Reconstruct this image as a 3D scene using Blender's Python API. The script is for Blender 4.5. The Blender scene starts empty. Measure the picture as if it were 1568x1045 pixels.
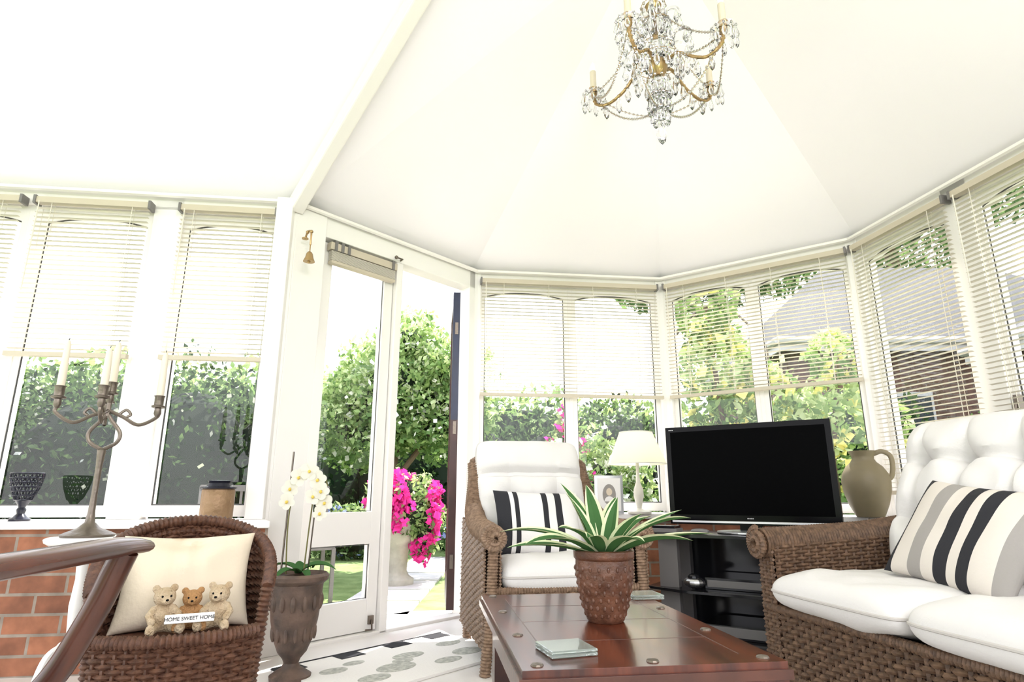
import bpy, bmesh, math, random
import numpy as np
from mathutils import Vector, Matrix, noise
random.seed(7)
R=random.random
def U(a,b): return a+(b-a)*random.random()
V=Vector
pi=math.pi
# ---------------------------------------------------------------- materials
def mat(name,col,rough=.5,metal=0,bump=0,bscale=60,var=0,vscale=8,trans=0,ior=1.45,coat=0,emit=0,col2=None,wood=False,spec=None):
    m=bpy.data.materials.new(name); m.use_nodes=True
    nt=m.node_tree; b=nt.nodes['Principled BSDF']
    c=(*col,1)
    b.inputs['Base Color'].default_value=c
    b.inputs['Roughness'].default_value=rough
    b.inputs['Metallic'].default_value=metal
    b.inputs['Transmission Weight'].default_value=trans
    b.inputs['IOR'].default_value=ior
    b.inputs['Coat Weight'].default_value=coat
    b.inputs['Coat Roughness'].default_value=.08
    if spec is not None: b.inputs['Specular IOR Level'].default_value=spec
    if emit:
        b.inputs['Emission Color'].default_value=c
        b.inputs['Emission Strength'].default_value=emit
    tc=nt.nodes.new('ShaderNodeTexCoord')
    if var or col2 or wood:
        n=nt.nodes.new('ShaderNodeTexNoise'); n.inputs['Scale'].default_value=vscale; n.inputs['Detail'].default_value=6
        mp=nt.nodes.new('ShaderNodeMapping'); nt.links.new(tc.outputs['Object'],mp.inputs['Vector'])
        if wood: mp.inputs['Scale'].default_value=wood
        nt.links.new(mp.outputs[0],n.inputs['Vector'])
        r=nt.nodes.new('ShaderNodeValToRGB')
        r.color_ramp.elements[0].position=.35; r.color_ramp.elements[1].position=.65
        c2=col2 if col2 else tuple(x*(1-var) for x in col)
        r.color_ramp.elements[0].color=(*c2,1); r.color_ramp.elements[1].color=c
        nt.links.new(n.outputs['Fac'],r.inputs['Fac']); nt.links.new(r.outputs['Color'],b.inputs['Base Color'])
    if bump:
        n2=nt.nodes.new('ShaderNodeTexNoise'); n2.inputs['Scale'].default_value=bscale; n2.inputs['Detail'].default_value=4
        nt.links.new(tc.outputs['Object'],n2.inputs['Vector'])
        bp=nt.nodes.new('ShaderNodeBump'); bp.inputs['Strength'].default_value=bump; bp.inputs['Distance'].default_value=.01
        nt.links.new(n2.outputs['Fac'],bp.inputs['Height']); nt.links.new(bp.outputs['Normal'],b.inputs['Normal'])
    return m
def leafmat(name,col,tr=.4):
    m=bpy.data.materials.new(name); m.use_nodes=True; nt=m.node_tree; nt.nodes.clear()
    o=nt.nodes.new('ShaderNodeOutputMaterial'); d=nt.nodes.new('ShaderNodeBsdfDiffuse'); t=nt.nodes.new('ShaderNodeBsdfTranslucent'); x=nt.nodes.new('ShaderNodeMixShader')
    d.inputs['Color'].default_value=(*col,1); t.inputs['Color'].default_value=(min(1,col[0]*1.3),min(1,col[1]*1.3),col[2],1)
    x.inputs[0].default_value=tr
    nt.links.new(d.outputs[0],x.inputs[1]); nt.links.new(t.outputs[0],x.inputs[2]); nt.links.new(x.outputs[0],o.inputs[0]); return m
def glassmat(name,refl=.06,tint=(1,1,1)):
    m=bpy.data.materials.new(name); m.use_nodes=True; nt=m.node_tree; nt.nodes.clear()
    o=nt.nodes.new('ShaderNodeOutputMaterial'); d=nt.nodes.new('ShaderNodeBsdfTransparent'); t=nt.nodes.new('ShaderNodeBsdfGlossy'); x=nt.nodes.new('ShaderNodeMixShader')
    d.inputs['Color'].default_value=(*tint,1); t.inputs['Roughness'].default_value=.01
    x.inputs[0].default_value=refl
    nt.links.new(d.outputs[0],x.inputs[1]); nt.links.new(t.outputs[0],x.inputs[2]); nt.links.new(x.outputs[0],o.inputs[0]); return m
def brickmat(name,c1,c2,mortar):
    m=bpy.data.materials.new(name); m.use_nodes=True; nt=m.node_tree; b=nt.nodes['Principled BSDF']; b.inputs['Roughness'].default_value=.85
    tc=nt.nodes.new('ShaderNodeTexCoord'); s=nt.nodes.new('ShaderNodeSeparateXYZ'); a=nt.nodes.new('ShaderNodeMath'); a.operation='ADD'
    cb=nt.nodes.new('ShaderNodeCombineXYZ')
    nt.links.new(tc.outputs['Object'],s.inputs[0]); nt.links.new(s.outputs[0],a.inputs[0]); nt.links.new(s.outputs[1],a.inputs[1])
    nt.links.new(a.outputs[0],cb.inputs[0]); nt.links.new(s.outputs[2],cb.inputs[1])
    br=nt.nodes.new('ShaderNodeTexBrick'); br.inputs['Scale'].default_value=1
    br.inputs['Brick Width'].default_value=.215; br.inputs['Row Height'].default_value=.075; br.inputs['Mortar Size'].default_value=.006
    br.inputs['Color1'].default_value=(*c1,1); br.inputs['Color2'].default_value=(*c2,1); br.inputs['Mortar'].default_value=(*mortar,1)
    nt.links.new(cb.outputs[0],br.inputs['Vector'])
    n=nt.nodes.new('ShaderNodeTexNoise'); n.inputs['Scale'].default_value=14; n.inputs['Detail'].default_value=8; nt.links.new(tc.outputs['Object'],n.inputs['Vector'])
    mx=nt.nodes.new('ShaderNodeMixRGB'); mx.blend_type='MULTIPLY'; mx.inputs[0].default_value=.85
    nt.links.new(br.outputs['Color'],mx.inputs[1]); nt.links.new(n.outputs['Fac'],mx.inputs[2]); nt.links.new(mx.outputs[0],b.inputs['Base Color'])
    bp=nt.nodes.new('ShaderNodeBump'); bp.inputs['Strength'].default_value=.6; bp.inputs['Distance'].default_value=.006; bp.invert=True
    nt.links.new(br.outputs['Fac'],bp.inputs['Height']); nt.links.new(bp.outputs['Normal'],b.inputs['Normal'])
    return m

M_frame=mat('cream_paint',(.81,.785,.755),.4,bump=.05,bscale=30)
M_beam=mat('beam_paint',(.82,.785,.745),.45)
M_ceil=mat('ceiling_white',(.92,.885,.915),.8,bump=.03,bscale=200)
M_sill=mat('sill_white',(.84,.82,.80),.35,bump=.02)
M_gasket=mat('gasket',(.05,.05,.05),.6)
M_glass=glassmat('window_glass',.05)
M_slat=mat('blind_slat',(.70,.655,.57),.45)
M_rail=mat('blind_rail',(.52,.46,.36),.4)
M_brick=brickmat('orange_brick',(.56,.22,.115),(.34,.13,.07),(.44,.36,.29))
M_brick2=brickmat('house_brick',(.24,.13,.095),(.19,.10,.075),(.25,.22,.19))
M_floor=mat('floor_cream',(.79,.755,.725),.35,var=.08,vscale=3,bump=.03)
M_wood=mat('mahogany',(.125,.027,.010),.24,wood=(22,3,3),vscale=1.2,col2=(.04,.009,.005),coat=.2)
M_woodD=mat('dark_wood',(.09,.026,.013),.3,wood=(3,20,3),vscale=3,col2=(.04,.011,.006),coat=.2)
M_door=mat('door_edge_dark',(.06,.022,.02),.35,var=.4)
M_doorblue=mat('door_edge_navy',(.012,.02,.06),.35,var=.3)
M_wick1=mat('wicker_brown',(.14,.062,.035),.5,col2=(.06,.024,.014),vscale=60,bump=.2,bscale=200)
M_wick2=mat('wicker_tan',(.29,.19,.125),.55,col2=(.15,.092,.056),vscale=60,bump=.2,bscale=200)
M_wick3=mat('wicker_mid_brown',(.175,.10,.058),.55,col2=(.075,.042,.025),vscale=60,bump=.2,bscale=200)
M_wickB=mat('wicker_core',(.04,.02,.012),.8)
M_cush=mat('white_fabric',(.70,.68,.66),.9,bump=.12,bscale=120)
M_pipe=mat('cushion_piping',(.52,.49,.46),.9)
M_cream=mat('cream_fabric',(.70,.60,.47),.9,bump=.15,bscale=90)
M_black=mat('black_fabric',(.018,.018,.022),.9,bump=.1,bscale=150)
M_grey=mat('grey_fabric',(.31,.29,.27),.9,bump=.1,bscale=150)
M_beige=mat('beige_fabric',(.64,.59,.53),.9,bump=.1,bscale=150)
M_tv=mat('tv_gloss_black',(.003,.003,.0035),.15,spec=.12)
M_tvs=mat('tv_screen',(.001,.001,.0012),.3,spec=.02)
M_shelf=mat('smoked_shelf',(.012,.012,.014),.1,spec=.4)
M_silver=mat('silver_metal',(.6,.6,.6),.3,metal=1)
M_greym=mat('grey_plastic',(.16,.15,.145),.4)
M_brass=mat('brass',(.42,.29,.14),.28,metal=1)
M_iron=mat('pewter_iron',(.18,.15,.125),.35,metal=.8,bump=.2,bscale=60)
M_wax=mat('candle_wax',(.74,.67,.55),.5)
M_sleeve=mat('candle_sleeve',(.66,.58,.46),.5)
M_crystal=mat('crystal',(.90,.90,.92),.0,trans=1,ior=1.58)
M_bulb=mat('bulb',(1,.72,.38),.3,emit=2.2)
M_terra=mat('terracotta_pot',(.15,.062,.035),.35,col2=(.075,.03,.017),vscale=30,bump=.5,bscale=45)
M_urn=mat('rusted_urn',(.15,.095,.07),.6,col2=(.06,.042,.034),vscale=14,bump=.6,bscale=30)
M_soil=mat('soil',(.08,.045,.025),.95,bump=1,bscale=60)
M_lg=leafmat('leaf_green',(.06,.14,.05),.12); M_lc=leafmat('leaf_cream',(.66,.70,.46),.12)
M_petal=leafmat('orchid_petal',(.74,.72,.66),.25)
M_yel=mat('orchid_centre',(.75,.55,.1),.6)
M_stem=mat('stem_green',(.14,.13,.04),.6)
M_dgl=mat('dark_glass',(.02,.02,.03),.2,spec=.3)
M_jar=mat('gold_jar',(.28,.175,.095),.45,metal=.4,bump=.6,bscale=40)
M_jug=mat('olive_stoneware',(.26,.215,.13),.5,col2=(.20,.165,.10),vscale=5)
M_shade=leafmat('lamp_shade',(.84,.80,.73),.45)
M_lampb=mat('lamp_base',(.7,.67,.6),.4)
M_bear=mat('bear_plush',(.62,.49,.34),.95,bump=1,bscale=150,col2=(.46,.33,.2),vscale=40)
M_bearD=mat('bear_plush_brown',(.45,.24,.10),.95,bump=1,bscale=150)
M_stone=mat('stone',(.5,.47,.4),.9,bump=.5,bscale=20,var=.3)
M_peb=mat('mat_pebble',(.55,.55,.49),.9,var=.4,vscale=60)
M_pave=mat('paving',(.70,.66,.63),.9,bump=.3,bscale=8,var=.2,vscale=3)
M_lawn=mat('lawn',(.23,.31,.11),.95,col2=(.14,.21,.06),vscale=6,bump=.6,bscale=60)
M_mat=mat('mat_white',(.80,.77,.73),.9,bump=.2,bscale=90)
M_coast=mat('coaster_glass',(.80,.88,.84),.05,trans=.85)
M_slate=mat('slate_roof',(.05,.053,.06),.8,var=.3,vscale=20,bump=.4,bscale=10)
M_white=mat('white_upvc',(.5,.5,.5),.4)
M_hglass=mat('house_window',(.05,.06,.07),.08)
M_bark=mat('bark',(.13,.09,.06),.9,bump=.6,bscale=20)
M_lampbulb=mat('lampbulb',(1,.85,.6),.4,emit=2)

# ---------------------------------------------------------------- mesh builder
class MB:
    def __init__(s): s.v=[]; s.f=[]; s.m=[]; s.M=Matrix.Identity(4)
    def add(s,vs,fs,mi=0):
        b=len(s.v); M=s.M
        s.v.extend([M@V(p) for p in vs])
        for k,f in enumerate(fs):
            s.f.append([b+i for i in f]); s.m.append(mi[k] if isinstance(mi,list) else mi)
    def box(s,c,d,mi=0,T=None):
        x,y,z=d[0]/2,d[1]/2,d[2]/2
        vs=[V((a*x,b*y,e*z)) for a in(-1,1) for b in(-1,1) for e in(-1,1)]
        if T is not None: vs=[T@p for p in vs]
        vs=[p+V(c) for p in vs]
        s.add(vs,[(0,1,3,2),(4,6,7,5),(0,4,5,1),(2,3,7,6),(0,2,6,4),(1,5,7,3)],mi)
    def b2(s,x0,x1,y0,y1,z0,z1,mi=0): s.box(((x0+x1)/2,(y0+y1)/2,(z0+z1)/2),(abs(x1-x0),abs(y1-y0),abs(z1-z0)),mi)
    def tube(s,path,r,mi=0,n=8,closed=False,flat=1):
        P=[V(p) for p in path]; N=len(P)
        if N<2: return
        rr=r if isinstance(r,(list,tuple)) else [r]*N
        t0=(P[1]-P[0]).normalized()
        up=V((0,0,1)) if abs(t0.z)<.9 else V((1,0,0))
        nrm=(up-t0*up.dot(t0)).normalized(); vs=[]
        for i in range(N):
            if closed: t=(P[(i+1)%N]-P[i-1])
            else: t=P[min(i+1,N-1)]-P[max(i-1,0)]
            if t.length<1e-9: t=t0
            t=t.normalized(); nrm=(nrm-t*nrm.dot(t))
            if nrm.length<1e-6: nrm=t.orthogonal()
            nrm.normalize(); bn=t.cross(nrm)
            for k in range(n):
                a=2*pi*k/n; vs.append(P[i]+(nrm*math.cos(a)+bn*math.sin(a)*flat)*rr[i])
        fs=[]
        for i in range(N if closed else N-1):
            j=(i+1)%N
            for k in range(n):
                l=(k+1)%n; fs.append((i*n+k,i*n+l,j*n+l,j*n+k))
        if not closed: fs.append(tuple(range(n-1,-1,-1))); fs.append(tuple((N-1)*n+k for k in range(n)))
        s.add(vs,fs,mi)
    def lathe(s,prof,c=(0,0,0),mi=0,n=28,rib=0,nr=12):
        vs=[];c=V(c)
        for (r,z) in prof:
            for k in range(n):
                a=2*pi*k/n; q=r*(1+rib*math.cos(a*nr)); vs.append(c+V((q*math.cos(a),q*math.sin(a),z)))
        fs=[]; N=len(prof)
        for i in range(N-1):
            for k in range(n):
                l=(k+1)%n; fs.append((i*n+k,i*n+l,(i+1)*n+l,(i+1)*n+k))
        fs.append(tuple(range(n-1,-1,-1))); fs.append(tuple((N-1)*n+k for k in range(n)))
        s.add(vs,fs,mi)
    def sph(s,c,r,mi=0,n=12,m=8,T=None):
        if not isinstance(r,(tuple,list)): r=(r,r,r)
        vs=[];fs=[]
        for i in range(m+1):
            th=pi*i/m
            for k in range(n):
                a=2*pi*k/n; p=V((r[0]*math.sin(th)*math.cos(a),r[1]*math.sin(th)*math.sin(a),r[2]*math.cos(th)))
                if T is not None: p=T@p
                vs.append(V(c)+p)
        for i in range(m):
            for k in range(n):
                l=(k+1)%n; fs.append((i*n+k,(i+1)*n+k,(i+1)*n+l,i*n+l))
        s.add(vs,fs,mi)
    def grid(s,fn,nu,nv,mi=0):
        vs=[fn(i/nu,j/nv) for j in range(nv+1) for i in range(nu+1)]
        fs=[];ms=[]
        for j in range(nv):
            for i in range(nu):
                a=j*(nu+1)+i; fs.append((a,a+1,a+nu+2,a+nu+1)); ms.append(mi((i+.5)/nu,(j+.5)/nv) if callable(mi) else mi)
        s.add(vs,fs,ms)
    def wrapped(s,path,r,mi=0,pitch=.009,n=10,d=.0025):
        P=resample(path,pitch/2)
        s.tube(P,[r+(d if i%2 else -d) for i in range(len(P))],mi,n)
    def weave(s,S,nr,ns,r=.005,amp=.005,mi=0,mb=1,back=True):
        def nrm(u,v):
            e=.01; a=S(min(u+e,1),v)-S(max(u-e,0),v); b=S(u,min(v+e,1))-S(u,max(v-e,0)); q=a.cross(b)
            return q.normalized() if q.length>1e-9 else V((0,0,1))
        for j in range(nr):
            v=(j+.5)/nr; pts=[]
            for i in range(2*ns+1):
                u=i/(2*ns); pts.append(S(u,v)+nrm(u,v)*amp*math.sin(pi*i/2+pi*j))
            s.tube(pts,r,mi,4)
        for k in range(ns):
            u=(2*k+1)/(2*ns); s.tube([S(u,q/8) for q in range(9)],r*.9,mi,4)
        if back: s.grid(lambda u,v:S(u,v)-nrm(u,v)*amp*.2,max(4,ns//2),8,mb)
    def cushion(s,T,w,h,t,mi=0,tufts=(),pw=6,n=30,pin=0,seam=None,crease=None,amp=.03,sig=.07,wr=1.5):
        def pt(a,b,sg):
            X=math.sin(a*pi/2);Y=math.sin(b*pi/2)
            p=max(0,(1-abs(X)**pw)*(1-abs(Y)**pw))**.5
            z=sg*t/2*p
            x=X*w/2*(1-pin*(1-Y*Y)*abs(X)); y=Y*h/2*(1-pin*(1-X*X)*abs(Y))
            rc=.06*(abs(X)*abs(Y))**8; x*=1-rc*(pin==0); y*=1-rc*(pin==0)
            if sg>0:
                for (tx,ty) in tufts:
                    d=math.hypot(x-tx,y-ty); z-=amp*math.exp(-(d/sig)**2)*p + amp*.6*math.exp(-(d/(sig*.3))**2)*p
                    z-=amp*.35*p*math.exp(-(abs(x-tx)/.014)**2)*math.exp(-(abs(y-ty)/.16)**2)+amp*.35*p*math.exp(-(abs(y-ty)/.014)**2)*math.exp(-(abs(x-tx)/.16)**2)
                if crease is not None: z-=.055*p*math.exp(-((y-crease)/.018)**2)
            z+=p*(.06*t)*noise.noise(V((x*9,y*9,w*7+sg)))*wr
            return T@V((x,y,z))
        for sg in(1,-1):
            s.grid(lambda u,v:pt((2*u-1)*sg,2*v-1,sg),n,n,(lambda u,v:mi(math.sin((2*u-1)*sg*pi/2),math.sin((2*v-1)*pi/2))) if callable(mi) else mi)
        if seam is not None:
            pts=[pt(-1+2*i/24,-1,1) for i in range(24)]+[pt(1,-1+2*i/24,1) for i in range(24)]+[pt(1-2*i/24,1,1) for i in range(24)]+[pt(-1,1-2*i/24,1) for i in range(24)]
            s.tube(pts,.005,seam,6,closed=True)
def resample(path,step):
    P=[V(p) for p in path]; out=[P[0]]; 
    for a,b in zip(P[:-1],P[1:]):
        L=(b-a).length; k=max(1,int(round(L/step)))
        for i in range(1,k+1): out.append(a.lerp(b,i/k))
    return out
def smooth_path(pts,n=8):
    P=[V(p) for p in pts]; P=[2*P[0]-P[1]]+P+[2*P[-1]-P[-2]]; out=[]
    for i in range(1,len(P)-2):
        for k in range(n):
            t=k/n; a,b,c,d=P[i-1],P[i],P[i+1],P[i+2]
            out.append(.5*((2*b)+(c-a)*t+(2*a-5*b+4*c-d)*t*t+(3*b-a-3*c+d)*t**3))
    out.append(P[-2]); return out
def mk(name,mb,mats,loc=(0,0,0),rz=0,parent=None,smooth=True,bevel=0,angle=40):
    me=bpy.data.meshes.new(name); me.from_pydata([tuple(p) for p in mb.v],[],mb.f)
    for m in mats: me.materials.append(m)
    me.polygons.foreach_set('material_index',mb.m)
    if smooth: me.polygons.foreach_set('use_smooth',[True]*len(mb.f))
    me.update()
    if smooth:
        try: me.set_sharp_from_angle(angle=math.radians(angle))
        except Exception: pass
    o=bpy.data.objects.new(name,me); bpy.context.scene.collection.objects.link(o)
    o.location=loc; o.rotation_euler=(0,0,rz)
    if parent: o.parent=parent
    if bevel:
        b=o.modifiers.new('bevel','BEVEL'); b.width=bevel; b.segments=2; b.limit_method='ANGLE'
    return o
def empty(name,loc=(0,0,0),rz=0):
    o=bpy.data.objects.new(name,None); bpy.context.scene.collection.objects.link(o); o.location=loc; o.rotation_euler=(0,0,rz); o.empty_display_size=.1; return o

# ---------------------------------------------------------------- room plan
EZ=2.15; SZ=.58
P1=V((-1.137,2.891,0));P2=V((-.261,3.876,0));P3=V((1.037,4.030,0));P4=V((2.024,3.333,0))
dA=V((-.9925,-.123,0)); PA=P1+dA*4.0
dE=V((.194,-.981,0)); P6=P4+dE*5.6
poly=[PA,P1,P2,P3,P4,P6]
def inn(a,b):
    d=(b-a).normalized(); return V((d.y,-d.x,0))
def offs(dist):
    out=[]
    for i in range(6):
        if i==0: out.append(poly[0]+inn(poly[0],poly[1])*dist)
        elif i==5: out.append(poly[5]+inn(poly[4],poly[5])*dist)
        else:
            n1=inn(poly[i-1],poly[i]);n2=inn(poly[i],poly[i+1]); m=(n1+n2).normalized(); out.append(poly[i]+m*dist/m.dot(n1))
    return out
O25=offs(.25);O20=offs(.2)
Oout=offs(-.08)
def prism(mb,pts,z0,z1,mi=0):
    n=len(pts); vs=[V((p.x,p.y,z0)) for p in pts]+[V((p.x,p.y,z1)) for p in pts]
    fs=[tuple(range(n-1,-1,-1)),tuple(range(n,2*n))]+[(i,(i+1)%n,n+(i+1)%n,n+i) for i in range(n)]
    mb.add(vs,fs,mi)
def local_wall(name,i,z1=SZ-.03):
    a,b=poly[i],poly[i+1]; d=(b-a).normalized(); ang=math.atan2(d.y,d.x)
    Minv=(Matrix.Translation(a)@Matrix.Rotation(ang,4,'Z')).inverted()
    mb=MB(); prism(mb,[Minv@p for p in (Oout[i],Oout[i+1],O20[i+1],O20[i])],-.10,z1)
    return mk(name,mb,[M_brick],loc=a,rz=ang,smooth=False)
local_wall('wall_left',0); local_wall('wall_back',2); local_wall('wall_back_right',3); local_wall('wall_right',4)
for k,i in enumerate((0,2,3,4)):
    mb=MB(); prism(mb,[Oout[i],Oout[i+1],O25[i+1],O25[i]],SZ-.03,SZ)
    mk('trim_sill_%d'%(k+1),mb,[M_sill],smooth=False,bevel=.006)
def wl(i):
    a,b=poly[i],poly[i+1]; d=(b-a).normalized(); return a,math.atan2(d.y,d.x),(b-a).length
wn=[0]
ZT=2.07;ZB=SZ+.01
def window(i,s0,s1,fw=.028):
    wn[0]+=1; a,ang,L=wl(i); e=empty('window_%d'%wn[0],a,ang)
    mb=MB(); y0,y1=-.005,.05
    mb.b2(s0,s0+fw,y0,y1,ZB,ZT); mb.b2(s1-fw,s1,y0,y1,ZB,ZT); mb.b2(s0+fw,s1-fw,y0,y1,ZB,ZB+.05)
    n=20; x0,x1=s0+fw,s1-fw; pts=[]
    for k in range(n+1):
        x=x0+(x1-x0)*k/n; q=2*k/n-1; z=ZT-.085+.034*(1-abs(q)**2.4)
        pts.append((x,z))
    vs=[];fs=[]
    for (x,z) in pts: vs+= [(x,y0,z),(x,y0,ZT),(x,y1,z),(x,y1,ZT)]
    for k in range(n):
        b=k*4; fs+=[(b,b+4,b+5,b+1),(b+2,b+3,b+7,b+6),(b,b+2,b+6,b+4)]
    mb.add(vs,fs,0)
    g=.006; zb=ZB+.05
    ring=[(x,y0+.012,z-g*.5) for (x,z) in pts]
    mb.tube([(x0+g/2,y0+.012,zb)]+ring[:]+[(x1-g/2,y0+.012,zb)],g*.65,1,4)
    mb.tube([(x0,y0+.012,zb+g/2),(x1,y0+.012,zb+g/2)],g*.55,1,4)
    mk('frame',mb,[M_frame,M_gasket],parent=e,smooth=False)
    mb=MB(); mb.add([(x0,.03,zb),(x1,.03,zb),(x1,.03,ZT-.01),(x0,.03,ZT-.01)],[(0,1,2,3)]); mk('glass',mb,[M_glass],parent=e,smooth=False)
def blind(i,s0,s1,z1=2.055,z0=1.31,oy=-.065,tilt=-6,w=.010):
    a,ang,L=wl(i); mb=MB()
    mb.b2(s0,s1,oy-.018,oy+.018,z1,z1+.03,1); mb.b2(s0,s1,oy-.014,oy+.014,z0-.012,z0+.008,1)
    mb.b2(s0-.006,s0+.006,oy-.022,oy+.03,z1-.006,z1+.036,2); mb.b2(s1-.006,s1+.006,oy-.022,oy+.03,z1-.006,z1+.036,2)
    n=int((z1-z0)/.0235); t=math.radians(tilt)
    for k in range(1,n):
        z=z0+(z1-z0)*k/n
        c,sn=math.cos(t)*w,math.sin(t)*w
        mb.add([(s0+.004,oy-c,z-sn),(s1-.004,oy-c,z-sn),(s1-.004,oy,z+.0015),(s0+.004,oy,z+.0015),(s1-.004,oy+c,z+sn),(s0+.004,oy+c,z+sn)],[(0,1,2,3),(3,2,4,5)],0)
    m=2 if s1-s0<.8 else 4
    for k in range(m):
        x=s0+(s1-s0)*((k+.5)/m if m>2 else (.15,.85)[k])
        for yy in(-.014,.014): mb.b2(x-.0012,x+.0012,oy+yy-.001,oy+yy+.001,z0,z1,0)
    mb.tube([(s0+.03,oy-.03,z1),(s0+.032,oy-.032,z1-.45)],.003,0,6)
    mk('venetian_blind',mb,[M_slat,M_rail,M_greym],loc=a,rz=ang,smooth=False)
tn=[0]
def trim(i,pieces,nm=None,mats=None):
    tn[0]+=1; a,ang,L=wl(i); mb=MB()
    for p in pieces: mb.b2(*p)
    return mk(nm or 'trim_post_%d'%tn[0],mb,[M_frame],loc=a,rz=ang,smooth=False,bevel=.004)
LA=4.0
panesA=[(.06,.52),(.66,1.18),(1.24,1.76),(1.90,2.42),(2.48,3.0),(3.14,3.66)]
for d0,d1 in panesA:
    window(0,LA-d1,LA-d0); blind(0,LA-d1+.0,LA-d0-.0)
pp=[(LA-.06,LA+.02,-.09,.05,SZ,EZ)]
edges=[(.52,.66),(1.18,1.24),(1.76,1.90),(2.42,2.48),(3.0,3.14),(3.66,4.0)]
for d0,d1 in edges: pp.append((LA-d1,LA-d0,-.03 if d1-d0>.1 else -.01,.06,SZ,EZ))
pp.append((0,LA,-.03,.06,ZT,EZ)); trim(0,pp)
LC=wl(2)[2]; window(2,.05,LC/2-.012); window(2,LC/2+.012,LC-.05); blind(2,.05,LC-.05)
trim(2,[(-.01,.05,-.04,.06,SZ,EZ),(LC-.05,LC+.01,-.04,.06,SZ,EZ),(LC/2-.012,LC/2+.012,-.01,.05,SZ,EZ),(0,LC,-.03,.06,ZT,EZ)])
LD=wl(3)[2]; window(3,.05,LD/2-.012); window(3,LD/2+.012,LD-.05); blind(3,.05,LD-.05,tilt=-8)
trim(3,[(-.01,.05,-.04,.06,SZ,EZ),(LD-.05,LD+.01,-.04,.06,SZ,EZ),(LD/2-.012,LD/2+.012,-.01,.05,SZ,EZ),(0,LD,-.03,.06,ZT,EZ)])
for s0,s1 in((.05,.61),(.75,1.31),(1.45,2.01),(2.15,2.71)):
    window(4,s0,s1)
for s0,s1 in((.04,.66),(.70,1.36),(1.40,2.05)): blind(4,s0,s1,z0=.70 if s0<.1 else .75,tilt=-8,w=.0105)
pe=[(-.01,.05,-.04,.06,SZ,EZ),(0,5.6,-.03,.06,ZT,EZ)]
for s0,s1 in((.61,.75),(1.31,1.45),(2.01,2.15),(2.71,2.85)): pe.append((s0,s1,-.03,.06,SZ,EZ))
trim(4,pe)
a,ang,L=wl(4); mb=MB(); mb.b2(.765,.785,-.03,-.005,1.02,1.10); mb.tube([(.775,-.04,1.06),(.775,-.05,1.0),(.775,-.05,.94)],.008,0,8)
mk('window_handle',mb,[M_iron],loc=a,rz=ang)
mb=MB()
for p in (P1,P2,P3,P4): mb.lathe([(.05,SZ if p is not P1 else 0),(.05,EZ)],p,0,8)
mk('trim_corner_posts',mb,[M_frame],smooth=False)
# ---- door wall
a,angB,LB=wl(1)
S=lambda f:f*LB
trim(1,[(0,S(.13),-.05,.06,0,EZ),(S(.50),S(.535),-.03,.06,0,EZ),(S(.945),LB,-.04,.06,0,EZ),(0,LB,-.04,.06,2.02,EZ),(0,LB,-.03,.07,-.09,.015)],'trim_door_frame')
e=empty('door_1',a,angB)
mb=MB(); x0,x1=S(.13)+.004,S(.50)-.004
for q in((x0,x0+.075,0,.05,.02,2.01),(x1-.06,x1,0,.05,.02,2.01),(x0+.075,x1-.06,0,.05,1.93,2.01),(x0+.075,x1-.06,0,.05,.44,.60),(x0+.075,x1-.06,0,.05,.02,.17)): mb.b2(*q)
mb.tube([(x0+.078,.012,.175),(x0+.078,.012,.435),(x1-.063,.012,.435),(x1-.063,.012,.175)],.003,1,4,closed=True)
mb.tube([(x0+.078,.012,.605),(x0+.078,.012,1.925),(x1-.063,.012,1.925),(x1-.063,.012,.605)],.003,1,4,closed=True)
mk('leaf',mb,[M_frame,M_gasket],parent=e,smooth=False,bevel=.003)
mb=MB()
mb.add([(x0+.07,.025,.17),(x1-.05,.025,.17),(x1-.05,.025,.44),(x0+.07,.025,.44)],[(0,1,2,3)]); mb.add([(x0+.07,.025,.6),(x1-.05,.025,.6),(x1-.05,.025,1.93),(x0+.07,.025,1.93)],[(0,1,2,3)])
mk('glass',mb,[M_glass],parent=e,smooth=False)
mb=MB(); mb.b2(x1-.05,x1-.02,-.012,0,.05,.09); mb.tube([(x1-.035,-.015,.07),(x1-.035,-.02,.025),(x1-.08,-.03,.03)],.005,0,6)
mk('bolt',mb,[M_iron],parent=e)
mb=MB(); mb.b2(x0+.03,x1-.01,-.05,-.01,1.96,2.0,1)
for k in range(9): mb.b2(x0+.04,x1-.02,-.045,-.015,1.955-.006*k-.003,1.955-.006*k,0)
mb.b2(x0+.04,x1-.02,-.048,-.012,1.885,1.9,1)
for xx in(x0+.06,x0+.1,x0+.14,x1-.04): mb.b2(xx-.008,xx+.008,-.056,-.01,1.955,2.01,2)
mk('venetian_blind',mb,[M_slat,M_rail,M_greym],loc=a,rz=angB,smooth=False)
mb=MB(); mb.tube([(S(.51),-.03,2.03),(S(.51),-.06,2.035),(S(.47),-.07,2.03)],.005,0,8); mb.sph((S(.47),-.07,2.03),.011,0)
mk('door_catch',mb,[M_iron],loc=a,rz=angB)
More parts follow.
